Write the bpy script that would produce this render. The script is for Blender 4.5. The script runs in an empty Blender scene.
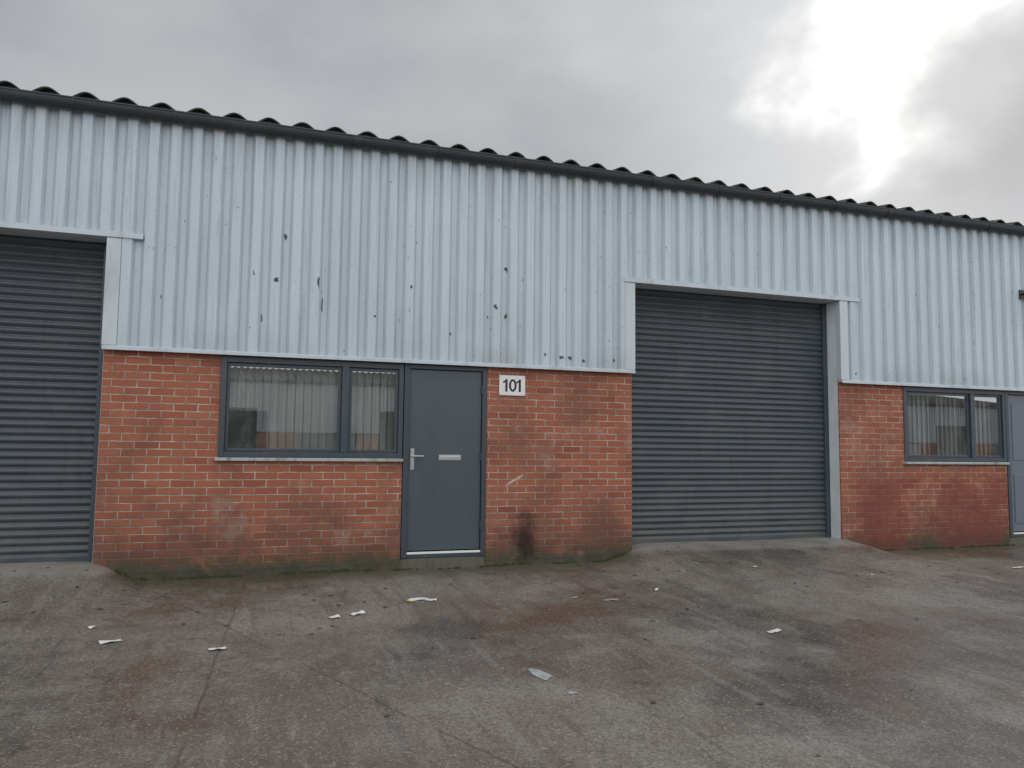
import bpy, math, random, bmesh
from mathutils import Vector, Matrix, noise as mn
random.seed(7)
scene=bpy.context.scene
D=bpy.data
# ------------------------------------------------------------ helpers
def link(o,parent=None):
    scene.collection.objects.link(o)
    if parent: o.parent=parent
    return o
def empty(name,loc=(0,0,0)):
    e=D.objects.new(name,None); e.location=loc; e.empty_display_size=.3
    return link(e)
class MB:
    def __init__(s): s.v=[];s.f=[]
    def box(s,x0,x1,y0,y1,z0,z1):
        n=len(s.v)
        s.v+=[(x0,y0,z0),(x1,y0,z0),(x1,y1,z0),(x0,y1,z0),(x0,y0,z1),(x1,y0,z1),(x1,y1,z1),(x0,y1,z1)]
        s.f+=[tuple(n+i for i in q) for q in ((0,3,2,1),(4,5,6,7),(0,1,5,4),(1,2,6,5),(2,3,7,6),(3,0,4,7))]
    def poly(s,pts):
        n=len(s.v); s.v+=list(pts); s.f.append(tuple(range(n,n+len(pts))))
    def grid(s,rows):
        n=len(s.v); m=len(rows[0])
        for r in rows: s.v+=list(r)
        for i in range(len(rows)-1):
            for j in range(m-1):
                a=n+i*m+j; s.f.append((a,a+1,a+m+1,a+m))
    def cyl(s,c,r,h,axis='y',seg=20,r2=None):
        r2=r if r2 is None else r2
        n=len(s.v)
        for k,(rr,t) in enumerate(((r,0),(r2,h))):
            for i in range(seg):
                a=2*math.pi*i/seg; p,q=rr*math.cos(a),rr*math.sin(a)
                s.v.append({'y':(c[0]+p,c[1]+t,c[2]+q),'z':(c[0]+p,c[1]+q,c[2]+t),'x':(c[0]+t,c[1]+p,c[2]+q)}[axis])
        for i in range(seg):
            j=(i+1)%seg; s.f.append((n+i,n+j,n+seg+j,n+seg+i))
        s.f.append(tuple(n+i for i in range(seg))); s.f.append(tuple(n+seg+i for i in range(seg)))
    def obj(s,name,mat,parent=None,bevel=0,smooth=False,uv=False):
        me=D.meshes.new(name); me.from_pydata(s.v,[],s.f); me.materials.append(mat); me.update()
        if uv:
            l=me.uv_layers.new(name='UVMap')
            for p in me.polygons:
                n=p.normal
                for li in p.loop_indices:
                    c=me.vertices[me.loops[li].vertex_index].co
                    if abs(n.x)>.7: u=(c.y+.1125,c.z)
                    elif abs(n.y)>.7: u=(c.x,c.z)
                    else: u=(c.x,c.y)
                    l.data[li].uv=u
        if smooth:
            for p in me.polygons: p.use_smooth=True
        o=link(D.objects.new(name,me),parent)
        if bevel:
            b=o.modifiers.new('bevel','BEVEL'); b.width=bevel; b.segments=2; b.limit_method='ANGLE'
        return o
# ------------------------------------------------------------ node helpers
class NT:
    def __init__(s,nt): s.t=nt
    def n(s,typ,ins=None,**props):
        n=s.t.nodes.new(typ)
        for k,v in props.items(): setattr(n,k,v)
        for k,v in (ins or {}).items():
            if isinstance(v,bpy.types.NodeSocket): s.t.links.new(v,n.inputs[k])
            else: n.inputs[k].default_value=v
        return n
    def m(s,op,a,b=0.,c=0.,clamp=False):
        return s.n('ShaderNodeMath',{0:a,1:b,2:c},operation=op,use_clamp=clamp).outputs[0]
    def vm(s,op,a,b=(0,0,0)):
        n=s.n('ShaderNodeVectorMath',{0:a,1:b},operation=op); return n.outputs[1] if op in('DOT_PRODUCT','LENGTH','DISTANCE') else n.outputs[0]
    def mix(s,f,a,b,blend='MIX'):
        n=s.n('ShaderNodeMix',{},data_type='RGBA',blend_type=blend)
        for i,v in ((0,f),(6,a),(7,b)):
            if isinstance(v,bpy.types.NodeSocket): s.t.links.new(v,n.inputs[i])
            else: n.inputs[i].default_value=v if i==0 else (tuple(v)+(1,))[:4]
        return n.outputs[2]
    def noise(s,vec,scale=1,detail=4,rough=.55,dim='2D'):
        return s.n('ShaderNodeTexNoise',{'Vector':vec,'Scale':scale,'Detail':detail,'Roughness':rough},noise_dimensions=dim).outputs['Fac']
    def noise3(s,vec,scale=1,detail=4,rough=.55,dim='2D'):
        return s.sep(s.n('ShaderNodeTexNoise',{'Vector':vec,'Scale':scale,'Detail':detail,'Roughness':rough},noise_dimensions=dim).outputs['Color'])
    def map(s,vec,scale=(1,1,1),loc=(0,0,0),rot=(0,0,0)):
        return s.n('ShaderNodeMapping',{'Vector':vec,'Scale':scale,'Location':loc,'Rotation':rot}).outputs[0]
    def ss(s,x,a,b,lo=0.,hi=1.):
        return s.n('ShaderNodeMapRange',{'Value':x,'From Min':a,'From Max':b,'To Min':lo,'To Max':hi},interpolation_type='SMOOTHSTEP').outputs[0]
    def sep(s,v): return s.n('ShaderNodeSeparateXYZ',{0:v}).outputs
    def comb(s,x,y,z): return s.n('ShaderNodeCombineXYZ',{0:x,1:y,2:z}).outputs[0]
    def bump(s,h,st=.3,d=.01):
        return s.n('ShaderNodeBump',{'Height':h,'Strength':st,'Distance':d}).outputs[0]
    def obj(s): return s.n('ShaderNodeTexCoord').outputs['Object']
def material(name):
    m=D.materials.new(name); m.use_nodes=True; g=NT(m.node_tree); b=m.node_tree.nodes['Principled BSDF']; return m,g,b
def setb(g,b,**k):
    names={'col':'Base Color','rough':'Roughness','metal':'Metallic','nrm':'Normal','spec':'Specular IOR Level'}
    for a,v in k.items():
        i=b.inputs[names[a]]
        if isinstance(v,bpy.types.NodeSocket): g.t.links.new(v,i)
        else: i.default_value=(tuple(v)+(1,))[:4] if a=='col' else v
def paint(name,col,rough=.5,dirt=.3,dirtcol=(.12,.11,.1),metal=0.,scale=3.,spec=.5):
    m,g,b=material(name); o=g.obj()
    n1=g.noise(g.map(o,(1,1,.35)),scale,4,.68,'3D')
    f=g.ss(n1,.48,.75,0,dirt)
    c=g.mix(f,col,dirtcol)
    setb(g,b,col=c,rough=g.m('ADD',g.m('MULTIPLY',n1,.25),rough-.12),metal=metal,spec=spec)
    return m
# --- cladding
def cladding_mat():
    m,g,b=material('painted_steel_cladding'); o=g.obj(); x,y,z=g.sep(o); v=g.comb(x,z,0.)
    sheet=g.n('ShaderNodeTexWhiteNoise',{'W':g.m('FLOOR',g.m('ADD',x,.37))},noise_dimensions='1D').outputs[0]
    rib=g.n('ShaderNodeTexWhiteNoise',{'W':g.m('FLOOR',g.m('MULTIPLY',x,5))},noise_dimensions='1D').outputs[0]
    base=g.mix(g.m('ADD',g.m('MULTIPLY',sheet,.6),g.m('MULTIPLY',rib,.3)),(.475,.545,.60),(.53,.60,.65))
    b1,b2,b3=g.noise3(g.map(v,(1.1,.45,1)),1.3,3,.6)
    base=g.mix(g.ss(b1,.35,.75,0,.3),base,(.42,.46,.49))
    s1,s2,s3=g.noise3(g.map(v,(16,.7,1)),1.,4,.7)
    base=g.mix(g.ss(s1,.53,.80,0,.5),base,(.31,.33,.34))
    base=g.mix(g.ss(s2,.6,.75,0,.35),base,(.64,.69,.72))
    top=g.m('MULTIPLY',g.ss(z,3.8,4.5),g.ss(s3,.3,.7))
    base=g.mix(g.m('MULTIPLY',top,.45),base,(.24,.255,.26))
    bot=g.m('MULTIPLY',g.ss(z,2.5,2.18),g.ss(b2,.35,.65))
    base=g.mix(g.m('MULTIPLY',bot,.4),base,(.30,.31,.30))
    f1,f2,f3=g.noise3(g.map(v,(1,.55,1)),30,2,.6)
    base=g.mix(g.m('MULTIPLY',g.ss(f1,.70,.75),g.ss(b2,.50,.62,0,.6)),base,(.17,.175,.17))
    base=g.mix(g.m('MULTIPLY',g.ss(f2,.70,.74),g.ss(b3,.48,.62,0,.45)),base,(.70,.73,.75))
    base=g.mix(g.m('MULTIPLY',g.ss(s3,.62,.74),g.ss(b3,.5,.62,0,.35)),base,(.35,.31,.26))
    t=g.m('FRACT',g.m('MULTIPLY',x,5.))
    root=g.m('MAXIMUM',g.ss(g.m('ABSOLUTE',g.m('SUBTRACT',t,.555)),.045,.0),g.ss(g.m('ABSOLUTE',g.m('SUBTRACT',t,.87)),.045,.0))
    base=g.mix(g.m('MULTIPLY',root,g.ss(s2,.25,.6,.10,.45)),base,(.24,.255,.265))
    setb(g,b,col=base,rough=g.ss(s1,.3,.8,.36,.58),nrm=g.bump(g.noise(g.map(v,(1.5,.8,1)),2.,1,.5),.3,.03))
    return m
# --- brick
def brick_mat():
    m,g,b=material('red_facing_brick')
    uv=g.n('ShaderNodeTexCoord').outputs['UV']
    jit=g.n('ShaderNodeTexNoise',{'Vector':uv,'Scale':9.,'Detail':1.},noise_dimensions='2D').outputs['Color']
    v=g.vm('ADD',uv,g.n('ShaderNodeVectorMath',{0:g.vm('SUBTRACT',jit,(.5,.5,.5)),'Scale':.008},operation='SCALE').outputs[0])
    br=g.n('ShaderNodeTexBrick',{'Vector':v,'Color1':(0,0,0,1),'Color2':(1,1,1,1),'Mortar':(.5,.5,.5,1),'Scale':1.,'Mortar Size':.0062,'Mortar Smooth':.3,'Bias':0.,'Brick Width':.225,'Row Height':.075},offset=.5)
    rnd=g.sep(br.outputs['Color'])[0]; mort=br.outputs['Fac']
    ramp=g.n('ShaderNodeValToRGB',{0:rnd}); cr=ramp.color_ramp
    st=[(0,(.29,.085,.052)),(.25,(.365,.118,.069)),(.5,(.40,.138,.080)),(.75,(.335,.108,.065)),(1,(.42,.158,.095))]
    cr.elements[0].position=0;cr.elements[0].color=st[0][1]+(1,);cr.elements[1].position=1;cr.elements[1].color=st[-1][1]+(1,)
    for p,c in st[1:-1]: cr.elements.new(p).color=c+(1,)
    x,y,_=g.sep(uv)
    n=g.noise(uv,55,3,.7); a1,a2,a3=g.noise3(uv,1.3,4,.65); d1,d2,d3=g.noise3(uv,6.,4,.68)
    c=g.mix(g.ss(n,.35,.75,0,.5),ramp.outputs[0],(.19,.075,.053))
    mc=g.mix(g.ss(d1,.3,.7),(.27,.22,.175),(.50,.44,.37))
    c=g.mix(mort,c,mc)
    c=g.mix(g.ss(a1,.42,.72,0,.5),c,(.15,.075,.053))
    low=g.m('MULTIPLY',g.ss(y,.95,.05),g.ss(a2,.30,.58))
    c=g.mix(g.m('MULTIPLY',low,.65),c,(.095,.055,.045))
    c=g.mix(g.ss(g.m('ADD',a3,g.m('MULTIPLY',d2,.4)),.80,.95,0,.2),c,(.48,.38,.32))
    foot=g.m('MULTIPLY',g.ss(y,.26,.0),g.ss(d1,.34,.54))
    c=g.mix(g.m('MULTIPLY',foot,.88),c,g.mix(n,(.032,.032,.018),(.095,.098,.045)))
    foot2=g.ss(g.m('ADD',y,g.m('MULTIPLY',d2,.10)),.15,.05,0,.85)
    c=g.mix(foot2,c,g.mix(d3,(.03,.027,.022),(.115,.115,.085)))
    dx=g.m('DIVIDE',g.m('SUBTRACT',x,3.03),.13); dy=g.m('DIVIDE',g.m('SUBTRACT',y,.22),.30)
    r=g.m('SQRT',g.m('ADD',g.m('MULTIPLY',dx,dx),g.m('MULTIPLY',dy,dy)))
    r=g.m('ADD',r,g.m('MULTIPLY',g.m('SUBTRACT',d3,.5),1.6))
    c=g.mix(g.ss(r,1.5,.2,0,.85),c,(.02,.016,.014))
    sx=g.m('ABSOLUTE',g.m('SUBTRACT',g.m('SUBTRACT',y,.88),g.m('MULTIPLY',g.m('SUBTRACT',x,2.88),.55)))
    sc=g.m('MULTIPLY',g.ss(sx,.02,.005),g.ss(g.m('ABSOLUTE',g.m('SUBTRACT',x,2.90)),.12,.06))
    c=g.mix(g.m('MULTIPLY',sc,g.ss(n,.35,.5,0,.8)),c,(.6,.55,.5))
    z2=g.m('MULTIPLY',g.ss(x,7.5,7.9),g.m('MULTIPLY',g.ss(g.m('ADD',y,g.m('MULTIPLY',a1,.5)),1.3,1.1),g.ss(a1,.36,.5)))
    c=g.mix(g.m('MULTIPLY',z2,.5),c,(.20,.045,.035))
    setb(g,b,col=c,rough=.88,spec=.25,nrm=g.bump(g.m('SUBTRACT',g.m('MULTIPLY',n,.2),mort),.8,.009))
    return m
def shutter_mat():
    m,g,b=material('slate_grey_shutter_paint'); o=g.obj(); x,y,z=g.sep(o); v=g.comb(x,z,0.)
    slat=g.n('ShaderNodeTexWhiteNoise',{'W':g.m('FLOOR',g.m('DIVIDE',z,.075))},noise_dimensions='1D').outputs[0]
    c=g.mix(slat,(.046,.058,.069),(.060,.073,.085))
    n,n2,n3=g.noise3(g.map(v,(1.2,2,1)),1.4,4,.65)
    c=g.mix(g.ss(n,.4,.8,0,.5),c,(.095,.108,.118))
    s=g.noise(g.map(v,(12,.6,1)),1.,4,.7)
    c=g.mix(g.ss(s,.5,.8,0,.5),c,(.032,.036,.04))
    c=g.mix(g.m('MULTIPLY',g.ss(z,.8,.1),g.ss(n2,.35,.65,0,.6)),c,(.10,.095,.085))
    setb(g,b,col=c,rough=g.ss(n,.3,.8,.34,.48),nrm=g.bump(g.noise(g.map(v,(1.5,4,1)),2,1,.5),.25,.02))
    return m
def roof_mat():
    m,g,b=material('weathered_fibre_cement'); o=g.obj(); n=g.noise3(o,9,3,.65,'3D')
    c=g.mix(n[0],(.035,.038,.04),(.085,.085,.08))
    c=g.mix(g.ss(n[1],.50,.64,0,.75),c,(.14,.15,.11))
    setb(g,b,col=c,rough=.9,spec=.2); return m
def ground_mat():
    m,g,b=material('wet_worn_concrete'); o=g.obj(); x,y,z=g.sep(o)
    at=g.n('ShaderNodeAttribute',attribute_name='masks').outputs['Color']
    rp,wl,_=g.sep(at)
    g1,g2,g3=g.noise3(o,.5,5,.66)
    m1,m2,m3=g.noise3(o,2.1,5,.74)
    fin=g.noise(o,26,4,.8)
    spk=g.n('ShaderNodeTexVoronoi',{'Vector':o,'Scale':105.},feature='F1',voronoi_dimensions='2D').outputs['Color']
    s1,s2,s3=g.sep(spk)
    c=g.mix(g.ss(g1,.36,.62),(.140,.114,.092),(.245,.220,.190))
    c=g.mix(g.ss(m1,.38,.62,0,.6),c,(.110,.088,.070))
    c=g.mix(g.ss(g.m('ADD',g2,g.m('MULTIPLY',m2,.4)),.70,.86,0,.6),c,(.31,.285,.25))
    c=g.mix(g.ss(g3,.46,.66,0,.55),c,(.160,.112,.078))
    stk=g.noise3(g.map(o,(1,.09,1),rot=(0,0,.55)),6,4,.65)
    c=g.mix(g.ss(stk[0],.54,.70,0,.45),c,(.065,.055,.046))
    c=g.mix(g.ss(stk[1],.57,.70,0,.4),c,(.29,.265,.235))
    wetm=g.ss(g.m('ADD',g2,g.m('MULTIPLY',m3,.45)),.70,.56)
    c=g.mix(g.m('MULTIPLY',wetm,.5),c,(.060,.050,.041))
    c=g.mix(g.ss(s1,.80,1.,0,.6),c,(.42,.38,.34))
    c=g.mix(g.ss(s2,.28,.0,0,.65),c,(.045,.038,.033))
    c=g.mix(g.ss(fin,.42,.68,0,.45),c,(.07,.06,.052))
    rpn=g.ss(g.m('ADD',rp,g.m('MULTIPLY',g.m('SUBTRACT',m1,.5),.9)),.42,.8)
    c=g.mix(g.m('MULTIPLY',rpn,.65),c,g.mix(m2,(.18,.17,.15),(.40,.375,.335)))
    mo=g.ss(g.m('ADD',wl,g.m('MULTIPLY',g.m('SUBTRACT',m3,.5),.9)),.16,.8)
    c=g.mix(g.m('MULTIPLY',mo,.8),c,g.mix(fin,(.037,.034,.021),(.105,.100,.058)))
    def line(px,py,ang,w):
        nx,ny=-math.sin(ang),math.cos(ang)
        d=g.m('ADD',g.m('MULTIPLY',g.m('SUBTRACT',x,px),nx),g.m('MULTIPLY',g.m('SUBTRACT',y,py),ny))
        d=g.m('ABSOLUTE',g.m('ADD',d,g.m('MULTIPLY',g.m('SUBTRACT',m1,.5),.06)))
        return g.ss(d,w,w*.2)
    l=line(3.4,-2.2,math.radians(-62),.018)
    for q in (line(.8,-4,math.radians(-66),.014),line(-.2,-4,math.radians(86),.014),line(7.0,-3,math.radians(-60),.016)):
        l=g.m('MAXIMUM',l,q)
    l=g.m('MULTIPLY',l,g.ss(m2,.36,.56))
    c=g.mix(g.m('MULTIPLY',l,.6),c,(.03,.025,.022))
    dry=g.m('SUBTRACT',1.,wetm)
    rough=g.m('ADD',g.m('MULTIPLY',dry,.26),g.m('ADD',g.m('MULTIPLY',fin,.16),.20))
    hh=g.m('MULTIPLY',g.m('ADD',g.m('MULTIPLY',s3,.4),fin),g.m('ADD',g.m('MULTIPLY',dry,.6),.4))
    setb(g,b,col=c,rough=rough,spec=.8,nrm=g.bump(hh,.45,.006))
    return m
def glass_mat():
    m=D.materials.new('window_glass'); m.use_nodes=True; g=NT(m.node_tree); g.t.nodes.clear()
    f=g.n('ShaderNodeFresnel',{'IOR':1.5}).outputs[0]
    fac=g.m('ADD',g.m('MULTIPLY',f,1.8),.20,clamp=True)
    o=g.obj()
    gl=g.n('ShaderNodeBsdfGlossy',{'Color':(1,1,1,1),'Roughness':.01}).outputs[0]
    tr=g.n('ShaderNodeBsdfTransparent',{'Color':(.86,.9,.89,1)}).outputs[0]
    mx=g.n('ShaderNodeMixShader',{0:fac,1:tr,2:gl}).outputs[0]
    df=g.n('ShaderNodeBsdfDiffuse',{'Color':(.5,.5,.48,1)}).outputs[0]
    dn=g.ss(g.noise(g.map(o,(1,1,.6)),5,4,.7,'3D'),.35,.8,.05,.20)
    mx=g.n('ShaderNodeMixShader',{0:dn,1:mx,2:df}).outputs[0]
    g.n('ShaderNodeOutputMaterial',{0:mx}); return m
M=dict(clad=cladding_mat(),brick=brick_mat(),shut=shutter_mat(),roof=roof_mat(),ground=ground_mat(),glass=glass_mat(),
 trim=paint('pale_grey_flashing',(.52,.57,.605),.5,.6,(.25,.26,.26),scale=2.5),
 reveal=paint('pale_grey_reveal',(.70,.74,.77),.5,.4,(.35,.36,.36),scale=2.5),
 gutter=paint('dark_gutter',(.028,.036,.044),.5,.5,(.075,.075,.07)),
 frame=paint('slate_blue_frame',(.043,.058,.073),.38,.4,(.11,.11,.105)),
 door=paint('slate_blue_door',(.066,.086,.102),.30,.35,(.10,.11,.115),scale=2.),
 door2=paint('grey_door',(.125,.15,.18),.4,.3,(.12,.13,.135),scale=2.),
 sill=paint('dirty_sill',(.40,.41,.40),.75,.9,(.07,.07,.055),scale=7),
 step=paint('mossy_concrete_step',(.115,.11,.085),.9,.9,(.045,.048,.022),scale=7),
 moss=paint('damp_moss',(.038,.042,.020),.95,.8,(.095,.098,.042),scale=18,spec=.1),
 white=paint('white_plastic',(.75,.75,.72),.4,.25,(.4,.38,.33)),
 black=paint('black_paint',(.015,.015,.015),.5,.1),
 bare=paint('chipped_undercoat',(.07,.075,.075),.8,.6,(.16,.1,.06),scale=12),
 metal=paint('satin_steel',(.6,.6,.6),.3,.2,metal=.9),
 blind=paint('vertical_blind_fabric',(.66,.66,.62),.9,.35,(.35,.34,.3)),
 inner=paint('interior_plaster',(.6,.59,.55),.9,.2),
 dark=paint('dark_void',(.03,.03,.03),.9,.1),
 yellow=paint('yellow_wrapper',(.65,.5,.08),.6,.3),
 back=paint('backing_board',(.12,.12,.12),.9,.2))
# ------------------------------------------------------------ cladding profile
P=.2; YO,YI=-.060,-.018
BP=[(0,YO),(.085,YO),(.108,YI),(.177,YI)]
def prof(x):
    t=x%P
    pts=BP+[(P,YO)]
    for (a,ya),(b,yb) in zip(pts,pts[1:]):
        if a<=t<=b: return ya+(yb-ya)*(t-a)/(b-a)
    return YO
def cladding(mb,x0,x1,z0,z1):
    xs=[x0]; k=math.floor(x0/P)-1
    while k*P<x1+P:
        for a,_ in BP:
            xx=k*P+a
            if x0+.002<xx<x1-.002: xs.append(xx)
        k+=1
    xs.append(x1)
    xs=sorted(xs)
    mb.grid([[(x,prof(x),z0) for x in xs],[(x,prof(x),z1) for x in xs]])
MOD=8.75
ZT=4.52; ZB=2.19; ZH=3.31
bld=empty('industrial_unit_building')
kids=[]
def K(o): kids.append(o); return o
XS=-1.32-MOD; XE=-1.32+3*MOD
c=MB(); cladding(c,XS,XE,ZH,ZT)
br=MB(); tr=MB(); rv=MB(); bk=MB(); sh=MB(); fr=MB(); gl=MB(); sl=MB(); bl=MB(); inn=MB(); dr=MB(); dr2=MB(); met=MB(); stp=MB(); wb=MB(); rail=MB(); dk=MB()
bk.box(XS,XE,.03,.13,ZH,ZT)
for k in range(-1,3):
    o=k*MOD
    X=lambda v:v+o
    br.box(X(-1.32),X(-.25),0,.24,-.35,2.2)
    br.box(X(-.25),X(1.615),0,.24,-.35,1.085)
    br.box(X(2.56),X(4.37),0,.24,-.35,2.2)
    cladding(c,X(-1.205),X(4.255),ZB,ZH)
    bk.box(X(-1.3),X(4.35),.03,.13,2.2,ZH)
    tr.box(X(-1.33),X(4.38),-.072,-.002,2.165,2.192)
    tr.box(X(-1.33),X(4.38),-.078,-.070,2.150,2.186)
    tr.box(X(4.255),X(4.385),-.066,0.02,2.195,3.245)
    tr.box(X(-1.335),X(-1.205),-.066,0.02,2.195,3.245)
    tr.box(X(4.24),X(7.735-.19),-.074,.02,3.25,3.306)
    tr.box(X(7.545),X(7.735),-.074,.02,3.252,3.304)
    tr.box(X(4.40),X(7.42),.02,.30,3.252,3.30)
    rv.box(X(7.4245),X(7.4285),.024,.30,-.1,3.249)
    rv.box(X(4.3715),X(4.3755),.024,.30,-.1,3.249)
    x0,x1=X(4.43),X(7.385); z=.12; N=10
    rows=[]
    while z<3.26:
        for i in range(N):
            t=i/N
            if t<.78: yy=.235-.017*math.sin(math.pi*t/.78)
            else: yy=.235+.004*math.sin(math.pi*(t-.78)/.22)
            rows.append([(x0+(x1-x0)*j/6,yy,z+t*.075) for j in range(7)])
        z+=.075
    sh.grid(rows)
    sh.box(x0,x1,.215,.25,.095,.16)
    rail.box(X(4.378),X(4.45),.195,.27,.05,3.25); rail.box(X(7.355),X(7.422),.195,.27,.05,3.25)
    dk.box(X(4.38),X(7.42),.29,.34,0,3.3)
    a,b_=X(-.248),X(1.612)
    y0,y1=-.012,.07
    fr.box(a,a+.055,y0,y1,1.125,2.15); fr.box(b_-.05,b_,y0,y1,1.125,2.15)
    fr.box(a+.055,b_-.05,y0,y1,2.085,2.15); fr.box(a+.055,b_-.05,y0,y1,1.125,1.18)
    fr.box(X(.955),X(1.03),y0-.004,y1,1.18,2.085)
    for (p,q) in ((a+.058,X(.952)),(X(1.033),b_-.053)):
        w=.032
        fr.box(p,p+w,.012,.06,1.183,2.082); fr.box(q-w,q,.012,.06,1.183,2.082)
        fr.box(p+w,q-w,.012,.06,1.183,1.183+w); fr.box(p+w,q-w,.012,.06,2.082-w,2.082)
        gl.grid([[(p+w,.034,1.183+w),(q-w,.034,1.183+w)],[(p+w,.034,2.082-w),(q-w,.034,2.082-w)]])
        xx=p-.02
        while xx<q+.02:
            an=math.radians(random.uniform(20,36)); hw=.044
            dx,dy=hw*math.cos(an),hw*math.sin(an)
            if not(k==1 and .3<random.random()<.42):
                yb=.17
                bl.grid([[(xx-dx,yb-dy,1.13),(xx,yb+.004,1.13),(xx+dx,yb+dy,1.13)],[(xx-dx,yb-dy,2.1),(xx,yb+.004,2.1),(xx+dx,yb+dy,2.1)]])
            xx+=.083
    fr.box(X(-.25),X(1.615),.0,.1,2.153,2.2)
    sl.box(X(-.275),X(1.617),-.05,.2,1.088,1.122)
    inn.box(X(-1.2),X(4.2),4.0,4.1,0,2.9); inn.box(X(-1.25),X(-1.2),.25,4,0,2.9); inn.box(X(4.2),X(4.25),.25,4,0,2.9)
    inn.box(X(-1.2),X(4.2),.25,4,2.55,2.6); inn.box(X(-1.2),X(4.2),.25,4,-.02,.05)
    d0,d1=X(1.622),X(2.555)
    fr.box(d0,d0+.06,-.01,.1,.06,2.15); fr.box(d1-.05,d1,-.01,.1,.06,2.15); fr.box(d0+.06,d1-.05,-.01,.1,2.10,2.15)
    fr.box(d0+.06,d1-.05,.0,.1,.06,.098)
    fr.box(d0-.004,d1+.002,.0,.1,2.153,2.2)
    L=(dr if k!=1 else dr2)
    L.box(d0+.064,d1-.054,.02,.068,.135,2.096)
    if k==1:
        for (pz0,pz1) in ((.25,.95),(1.15,1.98)):
            for (px0,px1) in ((d0+.14,d0+.44),(d0+.50,d1-.13)):
                L.box(px0,px1,.010,.021,pz0,pz1)
    wb.box(d0+.062,d1-.052,-.008,.03,.100,.122)
    stp.box(d0-.02,d1+.01,.004,.24,-.3,.058)
    if k!=1:
        hx=d0+.105
        met.box(hx-.02,hx+.02,.010,.02,1.0,1.23)
        met.cyl((hx,-.035,1.15),.009,.05,'y',14)
        met.box(hx-.008,hx+.115,-.044,-.028,1.142,1.158)
        met.cyl((hx,.004,1.06),.009,.012,'y',14)
        met.box(X(2.02),X(2.27),.010,.02,1.105,1.165); met.box(X(2.035),X(2.255),.003,.011,1.118,1.152)
    for hz in (.35,1.1,1.85): fr.box(d1-.064,d1-.048,-.006,.018,hz,hz+.09)
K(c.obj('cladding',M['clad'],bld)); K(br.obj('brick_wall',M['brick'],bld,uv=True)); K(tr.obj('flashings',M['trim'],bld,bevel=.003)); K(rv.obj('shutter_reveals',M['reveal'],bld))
K(bk.obj('wall_lining',M['back'],bld)); K(sh.obj('roller_shutters',M['shut'],bld)); K(rail.obj('shutter_guides',M['frame'],bld,bevel=.004))
K(dk.obj('shutter_backing',M['dark'],bld)); K(fr.obj('window_and_door_frames',M['frame'],bld,bevel=.004)); K(gl.obj('window_panes',M['glass'],bld))
K(sl.obj('window_sills',M['sill'],bld,bevel=.006)); K(bl.obj('vertical_blinds',M['blind'],bld)); K(inn.obj('interior_room',M['inner'],bld))
K(dr.obj('door_leaf',M['door'],bld,bevel=.004)); K(dr2.obj('panel_door_leaf',M['door2'],bld,bevel=.006)); K(met.obj('door_furniture',M['metal'],bld,bevel=.003))
K(wb.obj('door_weather_bar',M['white'],bld,bevel=.003)); K(stp.obj('door_step',M['step'],bld,bevel=.012))
p=MB(); p.box(-.19,.21,.08,.09,1.19,1.60); p.obj('pane_reflection_panel',M['dark'],bld)  # dark panel added behind the glass, imitating a dark reflection in the pane
# fixings
fx=MB()
x=XS+.14
while x<XE:
    for z in (2.30,3.42,4.05):
        u=(x+1.32)%MOD
        if z<ZH and not (.2<u<5.5): continue
        fx.cyl((x,YI-.009,z+random.uniform(-.006,.006)),.010,.010,'y',8,.013)
    x+=P
K(fx.obj('cladding_fixings',M['frame'],bld))
# paint chips
ch=MB()
def chip(x,z,w,h):
    t=x%P; base=x-t
    x=base+min(max(t,.012),.073) if t<.096 else base+min(max(t,.12),.165)
    y=prof(x)-.0015; n=13; pts=[]
    hw=min(w/2,.03)
    for i in range(n):
        a=2*math.pi*i/n; r=random.uniform(.4,1.2); pts.append((x+hw*r*math.cos(a),y,z+h/2*r*math.sin(a)))
    ch.poly(pts)
for q in [(.25,2.96,.05,.06),(.33,3.42,.04,.09),(.675,2.96,.03,.14),(.70,2.72,.02,.2),(1.66,2.99,.03,.05),(2.80,3.28,.05,.07),(2.63,2.83,.05,.06),(2.80,2.74,.05,.07),(1.28,2.64,.03,.04),
          (3.23,2.32,.03,.05),(3.43,2.30,.06,.05),(3.56,2.30,.06,.06),(3.73,2.28,.05,.04),(7.66,2.28,.03,.05),(2.1,2.5,.02,.05),(.1,2.55,.02,.1),(4.1,2.3,.04,.04)]: chip(*q)
for i in range(45): chip(random.uniform(-1.1,10),random.uniform(2.25,4.2),random.uniform(.006,.018),random.uniform(.01,.045))
o_=ch.obj('paint_chips',M['bare'],bld); K(o_)
bm=bmesh.new(); bm.from_mesh(o_.data)
dead=[f for f in bm.faces if f.calc_center_median().z<3.33 and ((f.calc_center_median().x+1.32)%MOD>5.5 or (f.calc_center_median().x+1.32)%MOD<.14)]
bmesh.ops.delete(bm,geom=dead,context='FACES'); bm.to_mesh(o_.data); bm.free()
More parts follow.
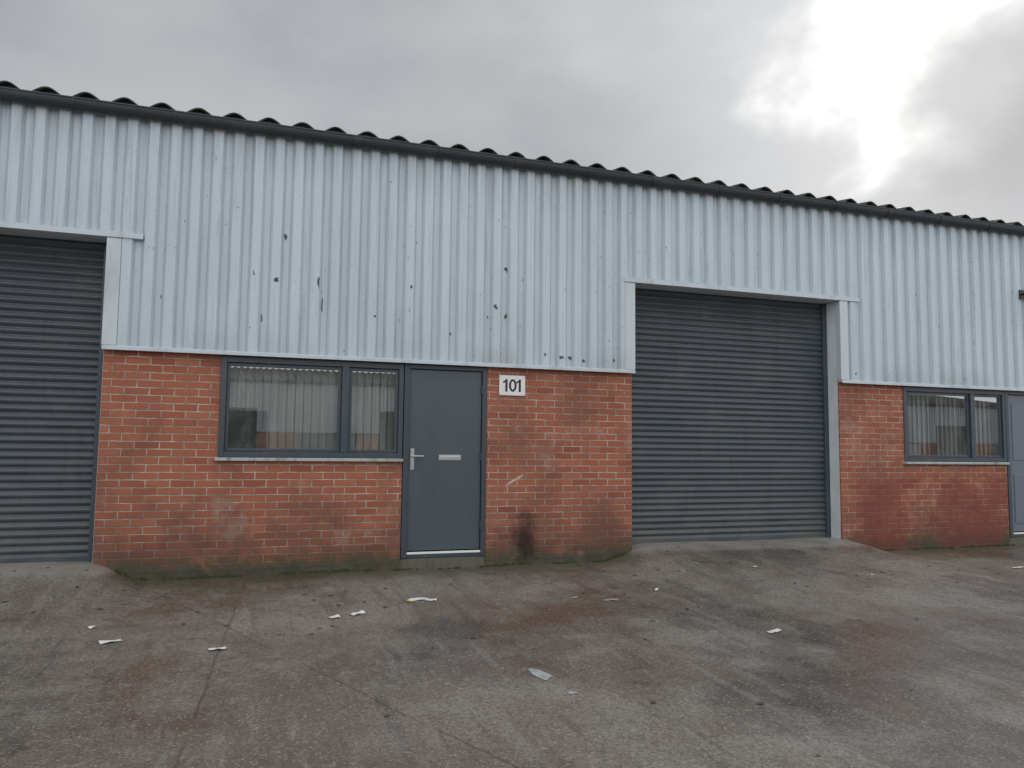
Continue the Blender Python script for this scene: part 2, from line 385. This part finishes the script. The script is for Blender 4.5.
# gutter
gu=MB(); gy,gz=-.115,4.54
def gpr(r,rz_,n=12): return [(gy+r*math.cos(math.pi+math.pi*i/n),gz+rz_*math.sin(math.pi+math.pi*i/n)) for i in range(n+1)]
prf=gpr(.06,.085)
prf=[(prf[0][0]-.006,prf[0][1]),(prf[0][0]-.006,prf[0][1]+.010),(prf[0][0],prf[0][1]+.010)]+prf+[(prf[-1][0],prf[-1][1]+.010)]
segs=[XS+i*(XE-XS)/9 for i in range(10)]
for i in range(9):
    gu.grid([[(segs[i],a,b+.004*(i%2)) for a,b in prf],[(segs[i+1],a,b+.004*((i+1)%2)) for a,b in prf]])
o=gu.obj('gutter',M['gutter'],bld); s=o.modifiers.new('t','SOLIDIFY'); s.thickness=.003; K(o)
gb=MB(); x=XS+.3
while x<XE:
    w=.012 if int((x-XS)/.9)%4 else .05
    pr=gpr(.067,.092,10)
    gb.grid([[(x-w,a,b) for a,b in pr],[(x+w,a,b) for a,b in pr]])
    x+=.9
o=gb.obj('gutter_brackets',M['gutter'],bld); s=o.modifiers.new('t','SOLIDIFY'); s.thickness=.004; K(o)
# corrugated roof
rf=MB(); RP=.338; A=.042; ang=math.radians(9)
def rz(x):
    t=(x/RP+.13)%1.0
    s_=.5-.5*math.cos(2*math.pi*t)
    return A*2*(s_**.8)
ys=[-.15,.4,2,4,8.0]
xs=[XS-.1+i*RP/16 for i in range(int((XE-XS+.2)/RP*16)+1)]
def so_(x):
    kx=math.floor(x/1.014); return mn.noise(Vector((kx*3.7,1.2,0)))*.02
rf.grid([[(x,y+(so_(x)*1.5 if y<0 else 0),4.545+so_(x)*.6+rz(x)+(y+.15)*math.tan(ang)) for x in xs] for y in ys])
rf.grid([[(x,8.0,4.545+rz(x)+8.15*math.tan(ang)) for x in xs],[(x,16.1,4.545+rz(x)) for x in xs]])
o=rf.obj('corrugated_roof',M['roof'],bld,smooth=True); s=o.modifiers.new('t','SOLIDIFY'); s.thickness=.013; s.offset=-1; K(o)
ef=MB()
xs2=[XS+i*RP/12 for i in range(int((XE-XS)/RP*12)+1)]
ef.grid([[(x,-.09,4.47) for x in xs2],[(x,-.09,4.54+rz(x)) for x in xs2]])
ef.box(XS,XE,-.03,.13,4.521,4.56)
K(ef.obj('eaves_filler',M['gutter'],bld))
ew=MB(); ew.box(XS-.01,XS+.2,.25,16,-.3,4.5); ew.box(XE-.2,XE+.01,.25,16,-.3,4.5); ew.box(XS,XE,15.8,16,-.3,4.5); K(ew.obj('end_walls',M['brick'],bld,uv=True))
# ------------------------------------------------------------ opposite terrace across the yard
def terrace(x):
    opp=empty('warehouse_building')
    for ko in kids:
        if ko.name.startswith(('interior','cladding_fix','paint_chips','door_furn')): continue
        q=ko.copy(); scene.collection.objects.link(q); q.parent=opp
    opp.rotation_euler=(0,0,math.pi); opp.location=(x,-30,-.28)
terrace(4.9); terrace(4.9+35.2)
# ------------------------------------------------------------ number sign
sg=empty('unit_number_sign')
p=MB(); p.box(2.698,3.01,-.016,-.004,1.84,2.07); p.obj('plate',M['white'],sg,bevel=.006)
p=MB(); yy=-.0175; zc=1.955; H=.072; T=.026
for cx in (2.775,2.935):
    p.poly([(cx-.006,yy,zc-H),(cx+T-.006,yy,zc-H),(cx+T-.006,yy,zc+H),(cx+.002,yy,zc+H),(cx-.006,yy,zc+H-.012)])
    p.poly([(cx-.0062,yy,zc+H-.012),(cx-.034,yy,zc+H-.030),(cx-.034,yy,zc+H-.050),(cx-.0062,yy,zc+H-.036)])
n=28; cx=2.858; ro=(.046,H); ri=(.021,H-.023)
for i in range(n):
    a,b_=2*math.pi*i/n,2*math.pi*(i+1)/n
    p.poly([(cx+ro[0]*math.cos(a),yy,zc+ro[1]*math.sin(a)),(cx+ro[0]*math.cos(b_),yy,zc+ro[1]*math.sin(b_)),(cx+ri[0]*math.cos(b_),yy,zc+ri[1]*math.sin(b_)),(cx+ri[0]*math.cos(a),yy,zc+ri[1]*math.sin(a))])
p.obj('digits',M['black'],sg)
p=MB()
for a in (2.715,2.993):
    for z in (1.856,2.054): p.cyl((a,-.0195,z),.006,.004,'y',10)
p.obj('screws',M['metal'],sg)
# ------------------------------------------------------------ bulkhead lamp
lp=empty('security_light')
p=MB(); p.box(10.66,10.76,-.080,-.062,3.50,3.64); p.cyl((10.71,-.20,3.575),.018,.13,'y',14); p.cyl((10.71,-.30,3.50),.05,.13,'z',18,.035); p.cyl((10.71,-.30,3.48),.075,.03,'z',18,.055); p.obj('housing',M['black'],lp,bevel=.004)
p=MB(); p.cyl((10.71,-.30,3.466),.06,.015,'z',18); p.obj('lens',M['white'],lp)
# ------------------------------------------------------------ ground
def sst(t): t=min(max(t,0),1); return t*t*(3-2*t)
def shm(x):
    u=(x+1.32)%MOD
    a=sst((u-5.25)/.7); b=sst((u-0)/.45)
    return a if u>2.8 else 1-b
def gh(x,y):
    d=max(0,-y); w=shm(x)
    z=-.055-.028*min(d,8)
    dec=math.exp(-(d/1.25)**1.6)
    inb=1 if -12<x<24 else 0
    z+=w*.165*dec*inb
    z+=.012*mn.noise(Vector((x*.7,y*.9,0)))+.004*mn.noise(Vector((x*3,y*3,3)))
    return z
def axis(parts):
    o=[]
    for a,b,s in parts:
        n=max(1,round((b-a)/s)); o+=[a+(b-a)*i/n for i in range(n)]
    o.append(parts[-1][1]); return o
gx=axis([(-400,-60,60),(-60,-14,6),(-14,-6,.5),(-6,14,.1),(14,24,.5),(24,60,6),(60,400,60)])
gyy=axis([(-400,-40,60),(-40,-12,2),(-12,-4,.3),(-4,-1.5,.12),(-1.5,.3,.05),(.3,20,2.),(20,400,60)])
gm=MB(); gm.grid([[(x,y,gh(x,y)) for x in gx] for y in gyy])
go=gm.obj('ground',M['ground'],None,smooth=True)
at=go.data.color_attributes.new('masks','FLOAT_COLOR','POINT')
for i,v in enumerate(go.data.vertices):
    x,y,_=v.co; d=max(0,-y); w=shm(x) if -12<x<24 else 0
    at.data[i].color=(w*math.exp(-(d/.5)**2) if y<1 else 0,(1-w*.9)*math.exp(-d/.38)*.9+.2*math.exp(-d/1.3)*(1 if x<4.4 else .5),0,1)
# moss and grit gathered at the wall foot
p=MB()
x=-3.0
while x<11:
    x+=random.uniform(.008,.035)
    if shm(x)>.6 or mn.noise(Vector((x*2.3,0,7)))<-.12: continue
    if (x%MOD)>1.6 and (x%MOD)<2.57 and random.random()<.7: continue
    r=random.uniform(.008,.026); y=-random.uniform(0,.04)**1.0; z=gh(x,y)+.002; n=len(p.v)
    hgt=r*random.uniform(.5,1.3)
    p.v.append((x,y,z+hgt))
    for ring,(rr,hh) in enumerate(((.6,.75),(1,.0))):
        for i in range(7):
            a=2*math.pi*i/7; q=r*rr*random.uniform(.75,1.25); p.v.append((x+q*math.cos(a)*1.5,y+q*math.sin(a),z+hgt*hh-(.01 if ring else 0)))
    for i in range(7):
        j=(i+1)%7; p.f.append((n,n+1+i,n+1+j)); p.f.append((n+1+i,n+8+i,n+8+j,n+1+j))
p.obj('moss',M['moss'],None,smooth=True)
# ------------------------------------------------------------ litter
def scrap(mb,x,y,w,h,r,curl=.02):
    ca,sa=math.cos(r),math.sin(r); rows=[]
    for i in range(5):
        row=[]
        for j in range(5):
            u=(i/4-.5)*w*(1+random.uniform(-.08,.08)); v=(j/4-.5)*h*(1+random.uniform(-.1,.1))
            px,py=x+u*ca-v*sa,y+u*sa+v*ca
            row.append((px,py,gh(px,py)+.006+curl*abs(mn.noise(Vector((px*14,py*14,5))))))
        rows.append(row)
    mb.grid(rows)
p=MB(); lt=empty('litter')
for q in [(-.82,-2.32,.14,.05,.3),(-.12,-2.66,.11,.06,.1),(.73,-1.93,.09,.06,.2),(.92,-1.87,.12,.05,.5),(1.50,-1.50,.18,.07,.2),(1.60,-1.55,.1,.07,-.2),
          (5.27,-1.1,.07,.04,.4),(3.93,-3.2,.12,.05,.3),(8.66,-1.47,.16,.06,.2),(3.8,-1.6,.05,.03,1.),(6.4,-1.6,.05,.03,.6),(-1.0,-1.9,.05,.03,.6)]:
    scrap(p,*q)
p.obj('paper_scraps',M['white'],lt)
p=MB(); scrap(p,1.42,-1.56,.07,.05,.4); p.obj('wrapper',M['yellow'],lt)
p=MB()
for i in range(230):
    x=random.uniform(-3,10); y=-abs(random.gauss(0,1.8))-.1; s=random.uniform(.008,.028); scrap(p,x,y,s*1.6,s,random.uniform(0,6),.006)
p.obj('leaf_debris',M['bare'],lt)
p=MB()
for (x,y,w,h,r) in [(1.80,-3.68,.13,.26,.2),(1.86,-4.08,.08,.05,0),(3.19,-1.87,.18,.07,.2),(2.9,-1.7,.1,.05,0)]:
    n=32; pts=[]
    for i in range(n):
        a=2*math.pi*i/n; q=.8+.55*mn.noise(Vector((math.cos(a)*1.6+x*5,math.sin(a)*1.6,y)))+.15*mn.noise(Vector((math.cos(a)*6,math.sin(a)*6,x)))
        px,py=x+w*.5*q*math.cos(a)+r*h*math.sin(a)*-.5,y+h*.5*q*math.sin(a)
        pts.append((px,py,gh(px,py)+.004))
    cx=(x,y,gh(x,y)+.005)
    for i in range(n): p.poly([cx,pts[i],pts[(i+1)%n]])
p.obj('paint_splash',M['sill'],lt)
# ------------------------------------------------------------ sky
AZ=math.radians(43.6); EL=math.radians(25.2)
def dirv(az,el): az,el=math.radians(az),math.radians(el); return (math.sin(az)*math.cos(el),math.cos(az)*math.cos(el),math.sin(el))
sd=Vector(dirv(43.6,25.2))
w=D.worlds.new('World'); scene.world=w; w.use_nodes=True; g=NT(w.node_tree); g.t.nodes.clear()
sky=g.n('ShaderNodeTexSky',{},sky_type='NISHITA',sun_disc=False,sun_elevation=EL,sun_rotation=AZ)
b1=g.n('ShaderNodeBackground',{0:sky.outputs[0],1:.05}).outputs[0]
dv=g.n('ShaderNodeTexCoord').outputs['Generated']
dx,dy,dz=g.sep(dv)
n1,n2,n3=g.noise3(g.map(dv,(1,1,1.8)),2.2,5,.5,'3D')
e1,e2,e3=g.noise3(g.map(dv,(1,1,1.3),(1.3,.2,.6)),5.5,4,.52,'3D')
col=g.mix(g.ss(n1,.34,.62),(.38,.395,.42),(.52,.53,.55))
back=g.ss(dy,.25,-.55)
col=g.mix(back,col,(1.46,1.50,1.54))  # unseen sky behind the camera, made brighter to light the facade
def angd(v): return g.m('ARCCOSINE',g.m('MINIMUM',g.vm('DOT_PRODUCT',dv,v),.99999))
an=angd(dirv(45.2,25.4)); anb=angd(dirv(50.5,30.5))
two=g.m('MINIMUM',an,g.m('ADD',anb,-.03))
anh=g.m('ADD',an,g.m('MULTIPLY',g.m('SUBTRACT',n3,.5),.5))
halo=g.ss(anh,.52,.02,0,.34)
col=g.mix(1.,col,g.comb(halo,halo,g.m('MULTIPLY',halo,.98)),'ADD')
bank=g.ss(g.m('ADD',angd(dirv(53.5,21.5)),g.m('MULTIPLY',g.m('SUBTRACT',e2,.5),.28)),.20,.06)
col=g.mix(g.m('MULTIPLY',bank,.7),col,(.48,.485,.50))
hh=g.m('ADD',two,g.m('MULTIPLY',g.m('SUBTRACT',e1,.5),.24))
hole=g.m('MULTIPLY',g.ss(hh,.155,.045),g.m('SUBTRACT',1.,g.m('MULTIPLY',bank,.9)))
col=g.mix(hole,col,(1.9,1.9,1.86))
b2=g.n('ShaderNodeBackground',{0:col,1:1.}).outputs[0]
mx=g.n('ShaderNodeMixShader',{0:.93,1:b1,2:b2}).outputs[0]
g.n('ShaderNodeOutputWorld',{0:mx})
sl_=D.lights.new('sun','SUN'); sl_.energy=.9; sl_.angle=math.radians(14); sl_.color=(1,.96,.9)
so=link(D.objects.new('sun',sl_)); so.rotation_euler=(-sd).to_track_quat('-Z','Y').to_euler(); so.location=(20,20,20)
# ------------------------------------------------------------ camera
yaw,pt,rl=map(math.radians,(18.766,4.66,.636)); f=783.25
s,c_=math.sin(yaw),math.cos(yaw);sp,cp=math.sin(pt),math.cos(pt)
F=Vector((s*cp,c_*cp,sp));R=Vector((c_,-s,0));U=Vector((-s*sp,-c_*sp,cp))
R2=R*math.cos(rl)+U*math.sin(rl);U2=-R*math.sin(rl)+U*math.cos(rl)
cam=D.cameras.new('camera'); cam.lens=f/1024*36; cam.sensor_width=36; cam.clip_end=2000; cam.clip_start=.05
co=link(D.objects.new('camera',cam)); m=Matrix((R2,U2,-F)).transposed().to_4x4(); m.translation=Vector((0,-8.4,1.25)); co.matrix_world=m
scene.camera=co
scene.view_settings.view_transform='Standard'; scene.view_settings.look='None'; scene.view_settings.exposure=0
